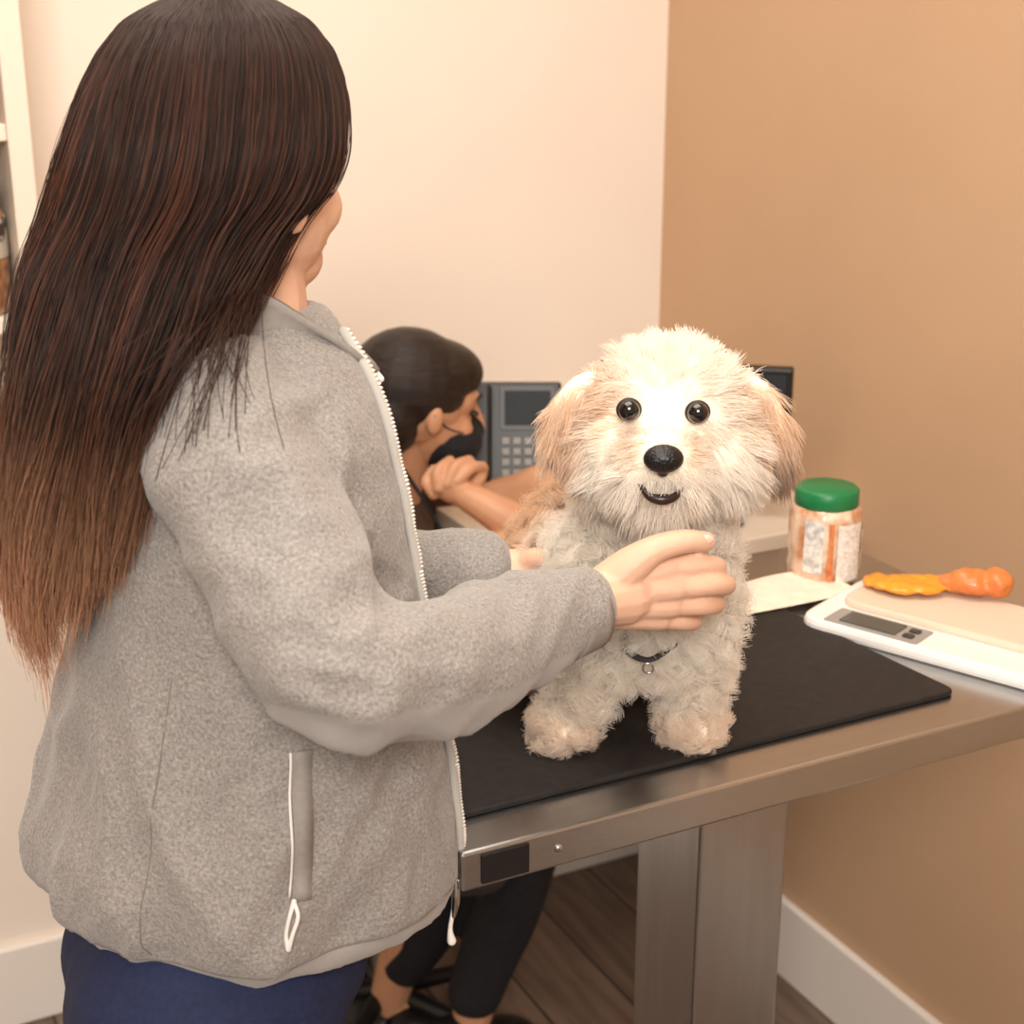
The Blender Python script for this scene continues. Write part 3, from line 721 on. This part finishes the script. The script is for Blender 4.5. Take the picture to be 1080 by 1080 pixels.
for s in (1,-1):
    mk('mask_loop_%d' % (s+2), tube([sp_(.05,.056*s,-.028), sp_(.02,.067*s,-.020), sp_(-.006,.076*s,-.002)],[.0013]*3,6), M_blackcloth, sw, True)
    mk('eye_%d' % (s+2), ell(sp_(.072,.030*s,-.002),(.009,.011,.0045),RS), mat('lash_line_%d' % s,(48,32,26),rough=.4), sw, True)
    mk('brow_%d' % (s+2), tube([sp_(.084,.014*s,.020),sp_(.080,.032*s,.025),sp_(.068,.046*s,.020)],[.002,.003,.0015],8), bpy.data.materials['brow_hair'], sw, True)
fuse('scrub_top', [tube([(-.225,2.17,.48),(-.235,2.17,.62),(-.22,2.165,.78),(-.20,2.16,.89)],[.125,.118,.122,.085],20,6,(1,1)), ell((-.20,2.16,.87),(.08,.17,.065),RS),
    tube([(-.195,2.02,.91),(-.16,1.985,.89),(-.09,1.98,.875)],[.050,.052,.050],14), tube([(-.19,2.30,.91),(-.14,2.33,.88),(-.07,2.33,.84)],[.052,.052,.050],14)], .007, 4, M_brown, sw, True, tdisp)
mk('lanyard', tube([(-.155,2.10,1.0),(-.115,2.06,.95),(-.09,2.04,.90),(-.095,2.045,.84)],[.003]*4,8), M_blackcloth, sw, True)
EB = (.045,2.02,DZ+.036)
AO = (-.006,0,-.016)
fuse('right_arm', [tube([(-.13,1.985,.885),(-.04,2.0,.895),EB],[.042,.038,.033],14), tube([EB,(-.01,2.03,.952),(-.062,2.045,.978)],[.033,.028,.021],14)]+[shift(p,AO) for p in (
    ell((-.078,2.05,1.006),(.028,.015,.023),Matrix.Rotation(.5,3,'Y')),
    tube([(-.07,2.045,1.018),(-.052,2.055,1.033),(-.036,2.075,1.030)],[.0095,.009,.008],10), tube([(-.085,2.042,1.015),(-.073,2.052,1.037),(-.055,2.072,1.040)],[.0095,.009,.008],10),
    tube([(-.097,2.042,1.008),(-.098,2.05,1.030),(-.082,2.07,1.040)],[.0095,.009,.008],10), tube([(-.105,2.047,.997),(-.115,2.053,1.014),(-.105,2.07,1.028)],[.0085,.008,.007],10),
    tube([(-.06,2.055,.998),(-.042,2.07,1.012),(-.036,2.088,1.024)],[.012,.0105,.009],10))], .0026, 2, M_skin2, sw)
fuse('left_arm', [tube([(-.10,2.33,.86),(.0,2.31,.89),(.04,2.29,DZ+.034)],[.044,.04,.034],14), tube([(.04,2.29,DZ+.034),(.10,2.22,DZ+.028),(.13,2.19,DZ+.022)],[.034,.026,.021],14),
    ell((.150,2.17,DZ+.02),(.028,.026,.013)), *[tube([(.165,2.155+.014*i,DZ+.018),(.19,2.135+.014*i,DZ+.022),(.208,2.12+.014*i,DZ+.012)],[.0095,.009,.008],10) for i in range(4)],
    tube([(.14,2.14,DZ+.018),(.155,2.115,DZ+.014),(.17,2.1,DZ+.012)],[.012,.010,.009],10)], .0035, 3, M_skin2, sw)
fuse('trousers', [ell((-.21,2.17,.52),(.13,.17,.09)),
    tube([(-.18,2.10,.535),(-.06,2.09,.535),(.045,2.10,.51)],[.088,.08,.064],16), tube([(.045,2.10,.51),(.01,2.10,.35),(-.035,2.10,.2),(-.06,2.10,.12)],[.064,.058,.050,.046],16),
    tube([(-.18,2.25,.535),(-.06,2.24,.535),(.04,2.22,.51)],[.088,.08,.066],16), tube([(.04,2.22,.51),(-.05,2.19,.35),(-.14,2.16,.2),(-.18,2.15,.14)],[.066,.058,.05,.046],16)], .007, 4, M_blackcloth, sw, True, tdisp)
fuse('ankles', [tube([(-.06,2.10,.16),(-.065,2.10,.06)],[.034,.034],12), tube([(-.18,2.15,.19),(-.205,2.14,.06)],[.034,.034],12), ell((-.16,2.125,.055),(.06,.026,.02)), ell((-.02,2.09,.046),(.05,.026,.018))], .004, 3, M_skin2, sw)
def flat_shoe(nm, x, y, a):
    R = Matrix.Rotation(a,3,'Z'); c = Vector((x,y,0)); q = lambda a_,b_,z: c+R @ Vector((a_,b_,0))+Vector((0,0,z))
    fuse(nm, [ell(q(-.02,0,.042),(.050,.046,.040),R), ell(q(.06,0,.040),(.060,.046,.036),R), ell(q(.12,0,.030),(.048,.042,.028),R), ell(q(.05,0,.014),(.118,.046,.014),R)], .004, 3, M_shoe, sw)
flat_shoe('shoe_right', -.07,2.09,-.1); flat_shoe('shoe_left', -.22,2.13,-.25)
ch = empty('office_chair', vw(-.22,2.17,0))
M_seat = mat('chair_fabric',(52,48,50),(60,56,58),scale=150,rough=.9)
slab('seat_cushion', [(-.40,1.96),(0,1.96),(0,2.36),(-.40,2.36)], .07, .375, .445, M_seat, ch, .02, True)
slab('seat_pan', [(-.36,2.0),(-.06,2.0),(-.06,2.32),(-.36,2.32)], .05, .355, .375, M_black, ch, .003, True)
mk('backrest', tube([(-.395,2.16,.54),(-.41,2.16,.66),(-.41,2.16,.78)],[.09,.14,.11],20,6,(1,.14)), M_seat, ch, True)
mk('back_post', tube([(-.25,2.16,.36),(-.39,2.16,.36),(-.435,2.16,.45),(-.435,2.16,.66)],[.014]*4,10), M_black, ch, True)
mk('gas_column', tube([(-.21,2.16,.08),(-.21,2.16,.36)],[.024,.02],14), M_metal, ch, True)
for i in range(5):
    a = i*2*math.pi/5+.65; ex, ey = -.21+.2*math.cos(a), 2.16+.2*math.sin(a)*.75
    mk('base_arm_%d' % (i+1), tube([(-.21,2.16,.085),(ex,ey,.062)],[.018,.012],10), M_black, ch, True)
    mk('caster_%d' % (i+1), ell((ex,ey,.026),(.026,.016,.026)), M_black, ch, True)

# ------------------------------------------------------------------ light
def area(name, loc, target, size, power, colr):
    l = bpy.data.lights.new(name, 'AREA'); l.shape = 'RECTANGLE'; l.size = size[0]; l.size_y = size[1]; l.energy = power; l.color = colr
    o = bpy.data.objects.new(name, l); col.objects.link(o); o.location = loc
    o.rotation_euler = (Vector(target)-Vector(loc)).to_track_quat('-Z','Y').to_euler(); return o
area('softbox_light', (-.5,-1.0,2.45), (.8,1.4,1.1), (.8,.7), 67, (1,.945,.88))
area('ceiling_light', (.4,1.1,2.66), (.5,1.1,0), (1.3,1.3), 27, (1,.93,.84))
w = bpy.data.worlds.new('room_ambient'); scene.world = w; w.use_nodes = True
bg = w.node_tree.nodes['Background']; bg.inputs[0].default_value = (1,.94,.88,1); bg.inputs[1].default_value = .46
scene.view_settings.view_transform = 'Standard'

# ------------------------------------------------------------------ camera
cd = bpy.data.cameras.new('camera'); cam = bpy.data.objects.new('camera', cd); col.objects.link(cam)
cam.location = (0,0,1.62); cam.rotation_euler = (math.radians(72),0,YAW)
cd.lens = 36*1600/1080; cd.sensor_width = 36; cd.clip_start = .02
cd.dof.use_dof = True; cd.dof.focus_distance = 1.24; cd.dof.aperture_fstop = 8
scene.camera = cam
